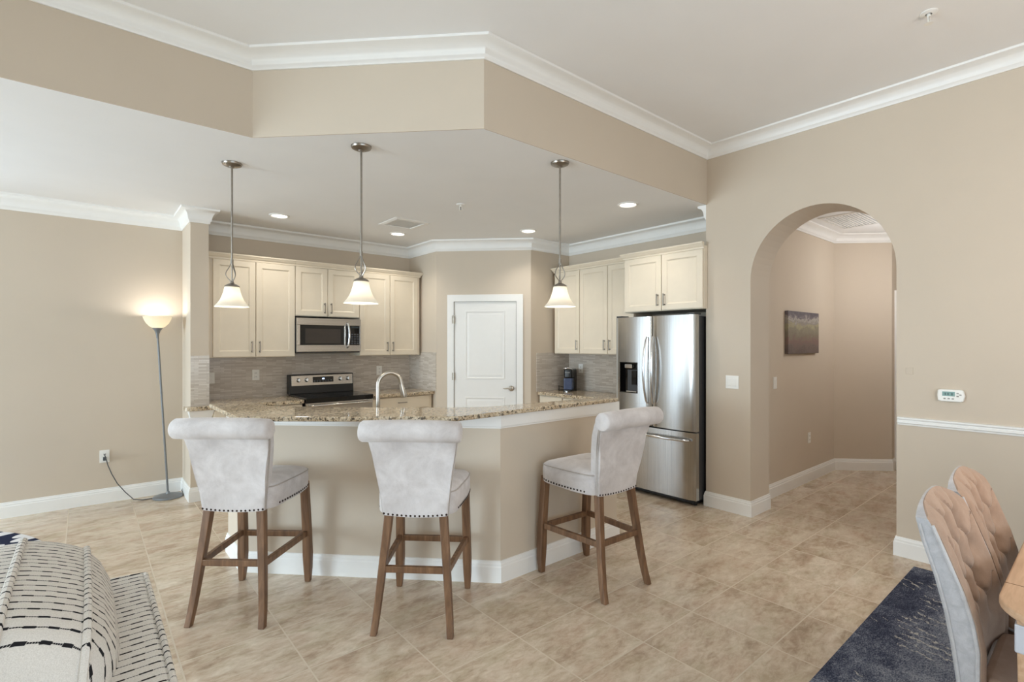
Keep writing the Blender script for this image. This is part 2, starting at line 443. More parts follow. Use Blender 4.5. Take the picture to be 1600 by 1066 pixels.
# far walls of the room, with glazed openings
lw = MB()
lw.box(-7.7, -7.5, -4.0, 1.6, 0, ZU).box(-7.7, -7.5, 5.9, 6.3, 0, ZU).box(-7.7, -7.5, 1.6, 5.9, 2.55, ZU)
struct('wall_left', lw, 'wall', 'left room wall with sliding doors')
rw = MB()
rw.box(-7.7, -2.3, -3.8, -3.6, 0, ZU).box(2.9, 4.6, -3.8, -3.6, 0, ZU).box(-2.3, 2.9, -3.8, -3.6, 2.6, ZU).box(-2.3, 2.9, -3.8, -3.6, 0, .15)
struct('wall_rear', rw, 'wall', 'rear room wall with windows')
w1 = MB()
for y in (1.6, 3.0, 4.4, 5.82): w1.box(-7.64, -7.56, y, y+.09, 0, 2.55)
w1.box(-7.64, -7.56, 1.6, 5.9, 0, .08).box(-7.64, -7.56, 1.6, 5.9, 2.46, 2.55)
struct('window_1', w1, 'trim', 'white sliding door frames')
w2 = MB()
for x in (-2.3, -.6, 1.15, 2.82): w2.box(x, x+.08, -3.74, -3.66, .15, 2.6)
w2.box(-2.3, 2.9, -3.74, -3.66, .15, .23).box(-2.3, 2.9, -3.74, -3.66, 2.52, 2.6)
struct('window_2', w2, 'trim', 'white rear window frames')

w3 = MB()
for x in (-3.75, -2.80, -1.85, -.92): w3.box(x, x+.07, WY+.03, WY+.09, 0, 2.4)
w3.box(-3.75, -.85, WY+.03, WY+.09, 0, .08).box(-3.75, -.85, WY+.03, WY+.09, 2.32, 2.4)
struct('window_3', w3, 'trim', 'white sliding door frames of the breakfast nook')
# trim
def crown(h, p):
    pr = [(0, -h), (.010, -h), (.014, -h*.86), (.022, -h*.80), (.024, -h*.74)]
    for k in range(1, 8):
        a = k/8*pi/2
        pr.append((.024 + (p-.036)*(1-cos(a)), -h*.74 + h*.56*sin(a)))
    return pr + [(p-.012, -h*.16), (p-.003, -h*.13), (p, -h*.05), (p, 0), (0, 0)]
cp = MB().sweep(HD + [(AX, -3.6)], crown(.105, .10), ZU)
struct('trim_1', cp, 'trim', 'white crown moulding under the high ceiling', smooth=True)
kp = [(-7.5, WY), (.773, WY), (.773, 5.63), (.925, 5.63), (.925, WY), (3.391, WY), (3.391, 5.455), (4.228, 4.618), (FX, 4.618), (FX, 2.442), (AX, 2.442)]
struct('trim_2', MB().sweep(kp, crown(.135, .085), ZK), 'trim', 'white crown moulding under the kitchen ceiling', smooth=True)
hp = [(AX+.37, 2.157), (6.89, 2.157), (7.36, 1.70), (9.0, 1.70)]
struct('trim_3', MB().sweep(hp, crown(.10, .09), 2.81), 'trim', 'white crown moulding in the hall', smooth=True)
BB = [(0, 0), (.016, 0), (.016, .098), (.012, .104), (.012, .116), (.008, .122), (.006, .134), (0, .136)]
struct('baseboard_left', MB().sweep([(-.85, WY), (.773, WY), (.773, 5.63), (.925, 5.63)], BB), 'trim', 'white baseboard along the lamp wall')
struct('baseboard_arch_left', MB().sweep([(4.7, 2.442), (AX, 2.442), (AX, 2.032), (AX+.37, 2.032)], BB), 'trim', 'white baseboard around the pier left of the arch')
struct('baseboard_hall', MB().sweep(hp, BB), 'trim', 'white baseboard in the hall')
struct('baseboard_right', MB().sweep([(AX+.37, 1.0), (AX, 1.0), (AX, -3.6)], BB), 'trim', 'white baseboard right of the arch')
RAIL = [(0, 0), (.008, 0), (.010, .010), (.018, .016), (.018, .026), (.012, .030), (.012, .036), (.022, .044), (.022, .054), (0, .058)]
struct('trim_4', MB().sweep([(AX, .992), (AX, -3.6)], RAIL, .932), 'trim', 'white chair rail right of the arch')
# hall doorway casing at the far right of the arch
dc = MB().box(7.47, 7.56, 1.675, 1.70, 0, 2.15).box(7.56, 8.40, 1.675, 1.70, 2.06, 2.15).box(8.40, 8.49, 1.675, 1.70, 0, 2.15)
struct('trim_5', dc, 'trim', 'white door casing at the end of the hall')
d2 = MB().box(7.56, 8.40, 1.69, 1.702, .01, 2.06).build('door_2', 'doorwhite'); d2['kind'] = S; d2['label'] = 'white hall door'; d2['category'] = 'door'
MB().lathe([(.002, -.07), (.026, -.07), (.03, -.05), (.012, -.03), (.012, 0), (.024, 0)], (7.63, 1.69, .98), 16, 'y').build('door_knob', 'darkgrey', d2, smooth=True)

# bar knee wall
DG = 4.50
B0, B1, B2, B3 = (.80, 4.12), (.80, DG-.80), (DG-2.485, 2.485), (3.18, 2.485)
struct('wall_bar', MB().prism([B1, B2, (2.075, 2.625), (.94, 3.76)], 0, 1.056), 'wall', 'beige angled half wall under the granite bar')
struct('wall_bar_right', MB().prism([B2, B3, (3.18, 2.625), (2.075, 2.625)], 0, 1.056), 'wall', 'beige right half wall under the granite bar')
struct('wall_bar_left', MB().prism([B0, B1, (.94, 3.76), (.94, 4.12)], 0, 1.056), 'wall', 'beige left end of the bar half wall')
struct('baseboard_bar', MB().sweep([(.94, 4.12), B0, B1, B2, B3, (3.18, 2.625)], BB), 'trim', 'white baseboard around the bar')
TR = [(0, 0), (.008, 0), (.010, .008), (.014, .014), (.014, .086), (0, .086)]
struct('trim_6', MB().sweep([(.94, 4.12), B0, B1, B2, B3, (3.18, 2.625)], TR, .970), 'trim', 'white trim band under the granite bar')

# backsplash
struct('backsplash_back', MB().box(.925, 3.391, WY-.008, WY, .915, 1.39), 'splash_x', 'taupe mosaic backsplash behind the stove').name = 'trim_7'
struct('backsplash_stub', MB().box(.775, .93, 5.622, 5.632, .915, 1.393), 'splash_x', 'grey mosaic tile on the end of the stub wall').name = 'trim_8'
struct('backsplash_pantry', MB().box(3.383, 3.391, 5.458, WY, .915, 1.40), 'splash_y', 'grey mosaic tile on the pantry side wall').name = 'trim_9'
struct('backsplash_corner', MB().box(4.32, FX, 4.610, 4.618, .915, 1.393), 'splash_x', 'brown mosaic tile beside the pantry door').name = 'trim_10'
struct('backsplash_fridge', MB().box(FX-.008, FX, 3.38, 4.618, .915, 1.40), 'splash_y', 'grey mosaic tile behind the coffee maker').name = 'trim_11'

# pantry door
D1 = bpy.data.objects.new('door_1', None); C.objects.link(D1); D1.location = (3.489, 5.356, 0); D1.rotation_euler = (0, 0, R(-45))
D1['kind'] = S; D1['label'] = 'white two-panel pantry door with lever handle'; D1['category'] = 'door'
CW = .95
cs = MB()
CP = [(0, 0), (.085, 0), (.085, -.010), (.07, -.016), (.02, -.016), (.012, -.012), (0, -.010)]
cs.prism([(0, 0), (.085, 0), (.085, 2.033), (CW-.085, 2.033), (CW-.085, 0), (CW, 0), (CW, 2.12), (0, 2.12)], -.017, 0, 'y')
cs.build('casing', 'trim', D1, bevel=.005)
leaf = MB().box(.0865, CW-.0865, -.006, .0, .012, 2.030)
for z0, z1 in ((1.07, 1.918), (.24, .848)):
    x0, x1 = .226, .724
    fr = [(x0, z0), (x1, z0), (x1, z1), (x0, z1)]
    def off(d): return [(x0+d, z0+d), (x1-d, z0+d), (x1-d, z1-d), (x0+d, z1-d)]
    r = []
    for d, y in ((0, -.006), (.004, -.0115), (.014, -.0115), (.022, -.0045), (.034, -.0065), (.05, -.009)):
        r.append([(x, y, z) for x, z in off(d)])
    leaf.rings(r, cap=False)
    leaf.add([(x, -.009, z) for x, z in off(.05)], [(0, 1, 2, 3)])
leaf.build('door_leaf', 'doorwhite', D1)
g = MB().box(.083, .0875, -.018, -.004, .0, 2.033).box(CW-.0875, CW-.083, -.0178, -.004, 0, 2.033).box(.083, CW-.083, -.0178, -.004, 2.029, 2.034)
g.build('door_gap', plain('reveal_shadow_line', (150, 147, 142), .7), D1)
for z in (1.807, 1.103, .25):
    MB().cyl((.082, -.022, z-.045), (.082, -.022, z+.045), .007, n=10).box(.062, .1, -.0195, -.017, z-.045, z+.045).build('hinge', 'nickel', D1, smooth=True)
hs = MB().box(.066, .09, -.03, -.018, 1.850, 1.862).build('door_stop_arm', 'nickel', D1)
lv = MB().lathe([(.001, -.030), (.024, -.028), (.033, -.020), (.034, -.006)], (.803, 0, .957), 24, 'y')
lv.tube([(.803, -.03, .957), (.803, -.055, .957), (.79, -.062, .957), (.76, -.062, .962), (.73, -.062, .957), (.705, -.062, .960)], [.011, .010, .009, .009, .007, .004], 10)
lv.build('lever_handle', 'nickel', D1, smooth=True)
MB().box(CW-.088, CW-.082, -.019, -.005, .925, .985).build('strike_plate', 'nickel', D1)

# ------------------------------------------------------------------ counters
BZ = 1.085
front = [(.668, 3.25), (.822, 3.102), (1.129, 2.837), (1.42, 2.612), (1.605, 2.458), (1.65, 2.424), (1.72, 2.418), (1.85, 2.424), (2.09, 2.435), (2.70, 2.452), (3.14, 2.458), (3.19, 2.475), (3.205, 2.51), (3.19, 2.55)]
back = [(3.10, 2.585), (2.72, 2.628), (2.37, 2.658), (2.06, 2.69), (1.835, 2.82), (1.515, 3.09), (1.20, 3.40), (.965, 3.66), (.935, 4.02), (.668, 4.06)]
gb = MB().prism(front + back, BZ-.028, BZ)
tag(gb.build('bar_countertop', 'granite', bevel=.009, seg=3), 'long angled speckled granite bar top above the stools', 'countertop')
lc = MB().prism([(.945, 3.768), (2.08, 2.63), (3.18, 2.63), (3.18, 3.26), (2.34, 3.26), (1.60, 4.02), (.945, 4.12)], .875, .915)
tag(lc.build('sink_countertop', 'granite', bevel=.006), 'lower granite counter hidden behind the bar, under the faucet', 'countertop')
pc = MB().prism([(.945, 3.80), (2.10, 2.64), (3.16, 2.64), (3.16, 3.22), (2.32, 3.22), (1.58, 3.98), (.945, 4.08)], 0, .872)
tag(pc.build('sink_cabinet', 'cab'), 'cream base cabinet behind the bar half wall', 'cabinet')
c1 = MB().prism([(.715, 5.53), (.73, 5.505), (.76, 5.495), (1.05, 5.495), (1.05, 5.49), (1.783, 5.49), (1.783, 6.13), (.935, 6.13), (.935, 5.621), (.715, 5.621)], .878, .915)
tag(c1.build('back_countertop', 'granite', bevel=.007, seg=3), 'granite counter left of the black stove, wrapping the stub wall', 'countertop')
tm = MB().rings([[(.745, 5.515, .877), (.955, 5.515, .877), (.955, 5.629, .877), (.745, 5.629, .877)], [(.765, 5.54, .80), (.935, 5.54, .80), (.935, 5.629, .80), (.765, 5.629, .80)]])
struct('trim_12', tm, 'trim', 'white tapered trim under the granite at the stub wall')
c2 = MB().prism([(2.553, 5.49), (3.35, 5.48), (3.375, 5.49), (3.382, 5.52), (3.382, 6.13), (2.553, 6.13)], .878, .915)
tag(c2.build('back_countertop', 'granite', bevel=.007, seg=3), 'granite counter right of the stove, ending by the pantry wall', 'countertop')
c3 = MB().prism([(4.325, 4.608), (4.31, 4.58), (4.31, 3.40), (4.90, 3.40), (4.90, 4.608)], .878, .915)
tag(c3.build('side_countertop', 'granite', bevel=.007, seg=3), 'granite counter under the coffee maker, left of the fridge', 'countertop')

# ------------------------------------------------------------------ cabinets
def pull(parent, x, z0, z1, horiz=False, name='handle'):
    b = MB()
    if horiz:
        for xx in (z0, z1): b.cyl((xx, 0, x), (xx, -.026, x), .004, n=8)
        b.box(z0-.012, z1+.012, -.031, -.023, x-.005, x+.005)
    else:
        for z in (z0, z1): b.cyl((x, 0, z), (x, -.026, z), .004, n=8); b.box(x-.007, x+.007, -.004, 0, z-.007, z+.007)
        b.box(x-.005, x+.005, -.031, -.023, z0-.012, z1+.012)
    return b.build(name, 'nickeldark', parent, bevel=.0015)
def shaker(parent, x0, x1, z0, z1, name='door', rail=.058):
    b = MB(); t = .02
    def o(d): return [(x0+d, z0+d), (x1-d, z0+d), (x1-d, z1-d), (x0+d, z1-d)]
    rr = []
    for d, y in ((0, t), (0, .003), (.003, 0), (rail, 0), (rail+.002, .004), (rail+.012, .009), (rail+.012, .0095)):
        rr.append([(x, y, z) for x, z in o(d)])
    b.rings(rr, cap=False); b.add([(x, .0095, z) for x, z in o(rail+.012)], [(0, 1, 2, 3)]); b.add([(x, t, z) for x, z in o(0)], [(3, 2, 1, 0)])
    return b.build(name, 'cab', parent)
def cornice(parent, w, h, z, left, right, depth):
    pr = [(0, 0), (.010, 0), (.012, .016), (.022, .026), (.034, .046), (.038, .048), (.038, .062), (0, .062)]
    path = [(0, .02), (w, .02)]
    if left: path = [(0, depth)] + path
    if right: path = path + [(w, depth)]
    MB().sweep(path, pr, z).build('cornice', 'cab', parent, smooth=False)
    MB().box(0, w, .02, depth, z, z+.03).build('top_panel', 'cab', parent)
def wall_unit(label, loc, rz, w, h, depth, doors, left=False, right=False, hz=.06, group='cream upper kitchen cabinets', lf=0, rf=0):
    """doors: list of (x0, x1, handle side)"""
    t = thing('wall_cabinet', label, 'cabinet', loc, rz, group)
    MB().box(0, w, .021, depth, 0, h).build('carcass', 'cab', t, bevel=.001)
    for x0, x1, hs in doors:
        d = shaker(t, x0, x1, .006, h-.004)
        hx = x1-.035 if hs == 'r' else x0+.035
        pull(d, hx, hz, hz+.096)
    cornice(t, w, h, h, left, right, depth)
    return t
KF = 5.80; dp = WY-KF-.004
wall_unit('tall cream double upper cabinet at the left end, beside the microwave', (.93, KF, 1.365), 0, .857, 1.005, dp, [(.06, .454, 'r'), (.46, .854, 'l')])
wall_unit('short cream double upper cabinet above the microwave', (1.789, KF, 1.815), 0, .742, .555, dp, [(.003, .357, 'r'), (.363, .739, 'l')], hz=.05)
wall_unit('tall cream double upper cabinet between microwave and pantry wall', (2.533, KF, 1.365), 0, .825, 1.005, dp, [(.003, .393, 'r'), (.399, .79, 'l')], right=True)
FF = 4.58; df = FX-FF-.004
wall_unit('single-door cream upper cabinet left of the fridge, over the coffee maker', (FF, 4.575, 1.385), R(-90), .437, 1.02, df, [(.018, .434, 'r')], left=True)
wall_unit('double-door cream upper cabinet touching the left side of the fridge cabinet', (FF, 4.136, 1.385), R(-90), .79, 1.02, df, [(.003, .421, 'r'), (.427, .787, 'l')])
wall_unit('deep cream double cabinet directly above the fridge', (4.37, 3.325, 1.832), R(-90), .895, .555, .53, [(.012, .452, 'r'), (.458, .89, 'l')], left=True, hz=.06)
def base_unit(label, loc, rz, w, depth, cols, handles=True):
    t = thing('base_cabinet', label, 'cabinet', loc, rz, 'cream base cabinets')
    MB().box(0, w, .021, depth, .1, .876).build('carcass', 'cab', t)
    MB().box(0, w, .075, depth, 0, .1).build('toe_kick', 'cabdark', t)
    for x0, x1 in cols:
        dr = MB().box(x0, x1, 0, .02, .722, .862).build('drawer', 'cab', t, bevel=.002)
        if handles: pull(dr, .80, (x0+x1)/2-.048, (x0+x1)/2+.048, True)
        dd = shaker(t, x0, x1, .112, .714); pull(dd, x0+.04, .58, .676)
    return t
base_unit('cream base cabinet left of the stove', (.945, 5.52, 0), 0, .835, .60, [(.01, .41), (.42, .825)])
base_unit('cream base cabinet right of the stove, drawer facing the faucet', (2.556, 5.52, 0), 0, .815, .60, [(.008, .765)])
base_unit('cream base cabinet under the coffee maker counter, nearest the pantry', (4.345, 4.605, 0), R(-90), .405, .55, [(.02, .40)], False)
base_unit('cream base cabinet under the side counter, nearest the fridge', (4.345, 4.195, 0), R(-90), .79, .55, [(.008, .39), (.40, .78)], False)

# ------------------------------------------------------------------ refrigerator
fr = thing('refrigerator', 'stainless french-door refrigerator with water dispenser', 'refrigerator', (4.28, 3.372, 0), R(-90))
FW = .915; FZ0, FZ1 = .695, 1.778
MB().box(.012, FW-.012, .075, .622, .05, 1.765).build('body', 'darkgrey', fr, bevel=.004)
MB().box(.03, FW-.03, .06, .60, 0.02, .055).build('base_grille', 'black', fr)
for x in (.06, FW-.06):
    MB().cyl((x, .10, 0), (x, .10, .03), .022, n=16).build('foot', 'black', fr, smooth=True)
def cdoor(x0, x1, z0, z1, bow=.012, cut=None):
    # convex front sheet with rounded vertical edges
    n = 14; pts = []
    for k in range(n+1):
        u = k/n; x = x0 + (x1-x0)*u
        e = min(u, 1-u)*(x1-x0)
        rnd = .012*(1-sqrt(max(0, 1-(1-min(1, e/.016))**2)))
        pts.append((x, -bow*(1-(2*u-1)**2) + rnd + .012))
    poly = pts + [(x1, .07), (x0, .07)]
    return MB().prism(poly, z0, z1)
SX = 3.372-2.928
dl = cdoor(.002, SX-.003, FZ0, FZ1)
# dispenser recess cut through the left door
dlo = dl.build('left_door', 'steel', fr, smooth=True)
DX0, DX1, DZ0, DZ1 = .066, .288, 1.005, 1.318
cutm = MB().box(DX0, DX1, -.05, .055, DZ0, DZ1)
bmesh.ops.recalc_face_normals(cutm.bm, faces=cutm.bm.faces)
cme = bpy.data.meshes.new('cut'); cutm.bm.to_mesh(cme); cutm.bm.free()
co = bpy.data.objects.new('cut', cme); C.objects.link(co); co.parent = fr
bo = dlo.modifiers.new('cut', 'BOOLEAN'); bo.object = co; bo.operation = 'DIFFERENCE'; bo.solver = 'EXACT'
bpy.context.view_layer.update()
dg = bpy.context.evaluated_depsgraph_get()
nm = bpy.data.meshes.new_from_object(dlo.evaluated_get(dg)); dlo.modifiers.clear(); dlo.data = nm
bpy.data.objects.remove(co)
dro = cdoor(SX+.003, FW-.002, FZ0, FZ1).build('right_door', 'steel', fr, smooth=True)
fz = cdoor(.002, FW-.002, .062, FZ0-.012, .012).build('freezer_drawer', 'steel', fr, smooth=True)
ds = MB()
ds.box(DX0+.001, DX1-.001, .048, .0545, DZ0+.001, DZ1-.001).box(DX0+.0005, DX0+.006, .002, .05, DZ0, DZ1).box(DX1-.006, DX1-.0005, .002, .05, DZ0, DZ1).box(DX0, DX1, .002, .05, DZ1-.006, DZ1-.0005).box(DX0, DX1, .0, .05, DZ0+.0005, DZ0+.012)
dpn = ds.build('dispenser', 'blackgloss', dlo)
MB().box(DX0+.085, DX1-.012, .018, .05, DZ0+.02, DZ1-.075).build('dispenser_back', 'darkgrey', dlo, bevel=.004)
MB().box(DX0+.14, DX1-.02, .008, .024, DZ0+.085, DZ1-.085).build('dispenser_paddle', 'blackgloss', dlo, bevel=.004)
MB().box(DX0+.06, DX1-.07, .002, .045, DZ1-.062, DZ1-.02).build('dispenser_spout', 'chrome', dlo, bevel=.008)
MB().box(DX0+.085, DX1-.012, -.004, .046, DZ0+.010, DZ0+.022).build('drip_tray', 'steel', dlo, bevel=.003)
def bow(x, par, s):
    pts = []; rr = []
    for k in range(25):
        u = k/24; z = .92 + .655*u
        b = sin(pi*u)
        pts.append((x + s*.010*b, -.014 - .048*b**.55, z)); rr.append(.009 + .005*b)
    m = MB().tube(pts, rr, 12)
    m.build('handle', 'chrome', par, smooth=True)
bow(SX-.035, dlo, -1); bow(SX+.035, dro, 1)
hh = MB(); hp_ = []
for k in range(17):
    u = k/16; b = sin(pi*u)
    hp_.append((.335 + .53*u, -.02 - .035*b**.4, .612 - 0*u))
hh.tube(hp_, .013, 12).build('handle', 'chrome', fz, smooth=True)
for x in (.05, FW-.05):
    MB().box(x-.035, x+.035, .01, .13, 1.7785, 1.795).build('hinge_cover', 'darkgrey', fr, bevel=.004)
MB().box(FW-.012, FW-.004, .03, .08, FZ0-.012, FZ0).build('hinge_bracket', 'darkgrey', fr)

# ------------------------------------------------------------------ microwave
mw = thing('microwave', 'stainless over-the-range microwave with black glass door', 'microwave', (1.785, 5.735, 1.405))
MW, MH = .735, .392
MB().box(.004, MW-.004, .03, .39, .012, MH).build('body', 'darkgrey', mw)
MB().box(.01, MW-.01, .02, .38, 0, .014).build('bottom_vent', 'black', mw)
mdr = MB(); z0, z1, x1 = .014, MH-.002, .565
mdr.prism([(0, z0), (MW, z0), (MW, z0+.07), (.02, z0+.07)], .0, .03, 'y')
mdr = MB().box(0, MW, 0, .03, z0, z0+.075).box(0, MW, 0, .03, z1-.078, z1).box(0, .035, 0, .03, z0+.075, z1-.078).box(MW-.018, MW, 0, .03, z0+.075, z1-.078).box(.532, .552, 0, .03, z0+.075, z1-.078)
md = mdr.build('door_frame', 'steelh', mw, bevel=.003)
MB().box(.035, .533, .003, .03, z0+.072, z1-.076).build('door_glass', 'blackgloss', mw)
MB().box(.09, .49, .0015, .004, z0+.095, z1-.118).build('window', plain('tinted_window', (52, 46, 42), .1), mw)
cpn = MB().box(.60, .718, -.001, .03, z0+.073, z1-.076).build('control_panel', 'blackgloss', mw)
bt = MB()
for r in range(5):
    for c_ in range(3): bt.box(.615+.033*c_, .639+.033*c_, -.0025, 0, z0+.085+.026*r, z0+.102+.026*r)
bt.build('keypad', plain('keypad_legend', (64, 66, 70), .4), cpn)
MB().box(.615, .705, -.0025, 0, z1-.105, z1-.085).build('clock_display', plain('dim_display', (40, 50, 54), .2), cpn)
mh = [(.568, -.004, z0+.045), (.568, -.03, z0+.06)] + [(.568 + .006*sin(pi*k/8), -.034-.018*sin(pi*k/8), z0+.07+k*.03) for k in range(0, 9)] + [(.568, -.03, z0+.318), (.568, -.004, z0+.33)]
MB().tube(mh, .011, 12).build('handle', 'chrome', md, smooth=True)

# ------------------------------------------------------------------ range
rg = thing('stove', 'stainless electric range with black glass cooktop', 'stove', (1.792, 5.465, 0))
RW = .757
MB().box(.004, RW-.004, .03, .66, .03, .895).build('body', 'black', rg)
MB().box(0, RW, -.008, .60, .880, .930).build('cooktop', 'blackgloss', rg, bevel=.006)
M['burner'] = plain('burner_mark', (70, 70, 72), .2); M['key'] = plain('key_legend', (84, 88, 92), .4)
for cx_, cy_, r_ in ((.2, .16, .105), (.55, .16, .085), (.2, .42, .085), (.55, .42, .105)):
    MB().lathe([(r_-.003, .9303), (r_-.003, .9308), (r_, .9308), (r_, .9303)], (cx_, cy_, 0), 40, cap=False).build('burner_ring', 'burner', rg)
od = MB().box(.004, RW-.004, 0, .03, .22, .876).build('oven_door', 'steelh', rg, bevel=.004)
MB().box(.09, RW-.09, -.002, .01, .36, .70).build('oven_window', 'blackgloss', od)
MB().tube([(.05, -.002, .846), (.05, -.045, .85), (.07, -.052, .85), (RW-.07, -.052, .85), (RW-.05, -.045, .85), (RW-.05, -.002, .846)], .012, 12).build('handle', 'steelh', od, smooth=True)
MB().box(.004, RW-.004, 0, .03, .05, .212).build('storage_drawer', 'steelh', rg, bevel=.004)
bg = MB().prism([(.555, .93), (.572, 1.142), (.58, 1.150), (.66, 1.150), (.66, .93)], 0, RW, 'x')
bgo = bg.build('backguard', 'black', rg, bevel=.003)
T = Matrix.Translation((0, .5665, 1.083)) @ Matrix.Rotation(R(-4.6), 4, 'X')
fp = MB().box(.022, RW-.012, -.008, .004, -.062, .057, T).build('control_panel', 'steelh', bgo, bevel=.002)
dsp = MB().box(.262, .506, -.0105, 0, -.030, .036, T).build('clock_panel', 'blackgloss', bgo)
MB().box(.372, .398, -.0118, -.009, .004, .018, T).build('clock_digits', 'display', bgo)
for i in range(7):
    for j in range(2): MB().box(.276+.031*i + (.0 if i < 3 else .006), .292+.031*i + (.0 if i < 3 else .006), -.0112, -.009, -.022+.013*j, -.016+.013*j, T).build('clock_key', 'key', bgo)
for x in (.100, .192, .592, .684):
    k = MB(); prof = [(.0245, 0), (.0245, -.006), (.021, -.012), (.019, -.03), (.016, -.033), (.001, -.033)]
    k.lathe(prof, (0, 0, 0), 24, 'y'); k.box(-.004, .004, -.037, -.03, -.017, .017)
    ko = k.build('knob', 'chrome', bgo, smooth=True); ko.matrix_basis = T @ Matrix.Translation((x, -.008, .004))

# ------------------------------------------------------------------ faucet, coffee maker
fc = thing('faucet', 'brushed nickel gooseneck faucet rising behind the bar', 'faucet', (1.575, 3.30, .915), R(-8))
MB().lathe([(.03, 0), (.03, .006), (.024, .012), (.021, .03), (.021, .10), (.017, .105)], n=24).build('base', 'nickel', fc, smooth=True)
gp = [(0, 0, .09), (0, 0, .30)] + [(.085-.085*cos(a), 0, .30+.085*sin(a)) for a in [pi*k/14 for k in range(1, 13)]] + [(.172, 0, .285)]
MB().tube(gp, .0145, 14).build('neck', 'nickel', fc, smooth=True)
MB().tube([(.168, 0, .30), (.176, 0, .268), (.186, 0, .225), (.189, 0, .205)], [.016, .018, .022, .020], 16).build('spray_head', 'nickel', fc, smooth=True)
MB().tube([(0, .02, .07), (0, .05, .075), (0, .085, .10)], [.009, .008, .006], 10).build('lever', 'nickel', fc, smooth=True)

cm = thing('coffee_maker', 'small black pod coffee maker with blue-grey water tank', 'coffee maker', (4.72, 4.42, .915), R(-62))
def rbox(x0, x1, y0, y1, r=.02, n=5):
    p = []
    for cx_, cy_, a0 in ((x1-r, y1-r, 0), (x0+r, y1-r, 90), (x0+r, y0+r, 180), (x1-r, y0+r, 270)):
        for k in range(n+1):
            a = R(a0+90*k/n); p.append((cx_+r*cos(a), cy_+r*sin(a)))
    return p
MB().prism(rbox(-.055, .055, -.15, .14, .03), 0, .022).build('base', 'black', cm, bevel=.004)
MB().prism(rbox(-.055, .055, -.02, .14, .03), .022, .22).build('column', 'black', cm, bevel=.004)
MB().prism(rbox(-.056, .056, -.13, .14, .04), .17, .275).build('brew_head', 'black', cm, bevel=.012, seg=3)
MB().prism(rbox(-.057, .057, -.118, -.02, .02), .024, .165).build('water_tank', 'tank', cm, bevel=.004)
MB().tube([(-.05, -.10, .27), (-.05, -.13, .285), (0, -.145, .292), (.05, -.13, .285), (.05, -.10, .27)], .008, 10).build('handle', 'chrome', cm, smooth=True)
MB().box(-.03, .03, -.133, -.128, .232, .240).build('trim_mark', 'button', cm)
MB().lathe([(.001, .0), (.022, .001), (.022, .012), (.001, .014)], (0, -.165, 0), 20).build('drip_cup', 'chrome', cm, smooth=True)
MB().tube([(-.05, .09, .012), (-.10, .06, .006), (-.15, -.02, .006), (-.12, -.08, .03), (-.14, -.04, .06), (-.09, .02, .04), (-.055, .08, .03)], .005, 8).build('power_cord', 'black', cm, smooth=True)

# ------------------------------------------------------------------ plates, outlets, switches
def plate(name, label, cat, loc, rz, w, h, kind, group=None):
    t = thing(name, label, cat, loc, rz, group)
    MB().box(-w/2, w/2, -.006, 0, -h/2, h/2).build('cover_plate', 'plastic', t, bevel=.003)
    if kind == 'outlet':
        for z in (-.021, .021):
            s_ = MB().box(-.016, .016, -.0085, -.005, z-.014, z+.014).build('socket', 'plastic', t, bevel=.003)
            MB().box(-.008, -.005, -.0092, -.008, z-.006, z+.006).box(.005, .008, -.0092, -.008, z-.006, z+.006).build('slots', 'darkgrey', s_)
    else:
        n = kind
        for k in range(n):
            x = (k-(n-1)/2)*.046
            MB().box(x-.016, x+.016, -.010, -.005, -.033, .033).build('rocker', 'plastic', t, bevel=.003)
    return t
lo = plate('outlet', 'white outlet low on the lamp wall with grey plug', 'outlet', (.147, WY, .44), 0, .075, .118, 'outlet')
plate('outlet', 'white outlet on the mosaic left of the stove', 'outlet', (1.465, WY-.008, 1.161), 0, .075, .118, 'outlet')
plate('outlet', 'white plate on the mosaic behind the faucet', 'outlet', (2.942, WY-.008, 1.163), 0, .075, .118, 'outlet')
plate('light_switch', 'beige switch plate on the mosaic beside the stub wall', 'switch', (1.025, WY-.008, 1.144), 0, .075, .118, 1)
plate('outlet', 'white outlet on the mosaic behind the coffee maker', 'outlet', (FX-.008, 4.40, 1.19), R(-90), .075, .118, 'outlet')
plate('light_switch', 'white double switch plate left of the arch', 'switch', (AX, 2.193, 1.163), R(-90), .118, .118, 2)
plate('light_switch', 'white switch plate under the painting in the hall', 'switch', (5.24, 2.157, 1.12), 0, .075, .118, 1)
plate('outlet', 'white outlet low on the hall wall', 'outlet', (6.113, 2.157, .476), 0, .075, .118, 'outlet')
tag(MB().box(-.004, .0, -.02, .02, -.025, .025).build('cover_plate', 'wall', loc=(AX, .925, 1.315), bevel=.002), 'small wall-coloured plate left of and above the thermostat', 'cover plate')
# thermostat
th = thing('thermostat', 'white thermostat with green screen right of the arch', 'thermostat', (AX, .702, 1.160), R(-90))
bpoly = [(-.066, -.036), (-.05, -.041), (.05, -.041), (.064, -.036), (.072, 0), (.064, .036), (.05, .041), (-.05, .041), (-.066, .036), (-.07, 0)]
MB().prism(bpoly, -.027, 0, 'y').build('body', 'plastic', th, bevel=.006, seg=3)
lcd = MB().box(-.042, .022, -.0285, -.02, -.004, .026).build('screen', 'lcd', th)
dgt = MB()
for x in (-.030, -.016, .004): dgt.box(x, x+.008, -.0292, -.028, .003, .018)
dgt.build('screen_digits', plain('lcd_segments', (62, 90, 86), .4), lcd)
for x, z in ((-.030, -.021), (-.009, -.021), (.012, -.021), (.036, .016), (.050, .007), (.036, -.003)):
    MB().box(x-.006, x+.006, -.0295, -.02, z-.004, z+.004).build('button', 'button', th, bevel=.002)
# painting
pt = MB().box(-.412, .412, -.035, -.002, 0, .44)
pto = tag(pt.build('painting', 'painting', loc=(5.886, 2.157, 1.404), bevel=.002), 'small abstract landscape canvas hanging in the hall', 'painting')

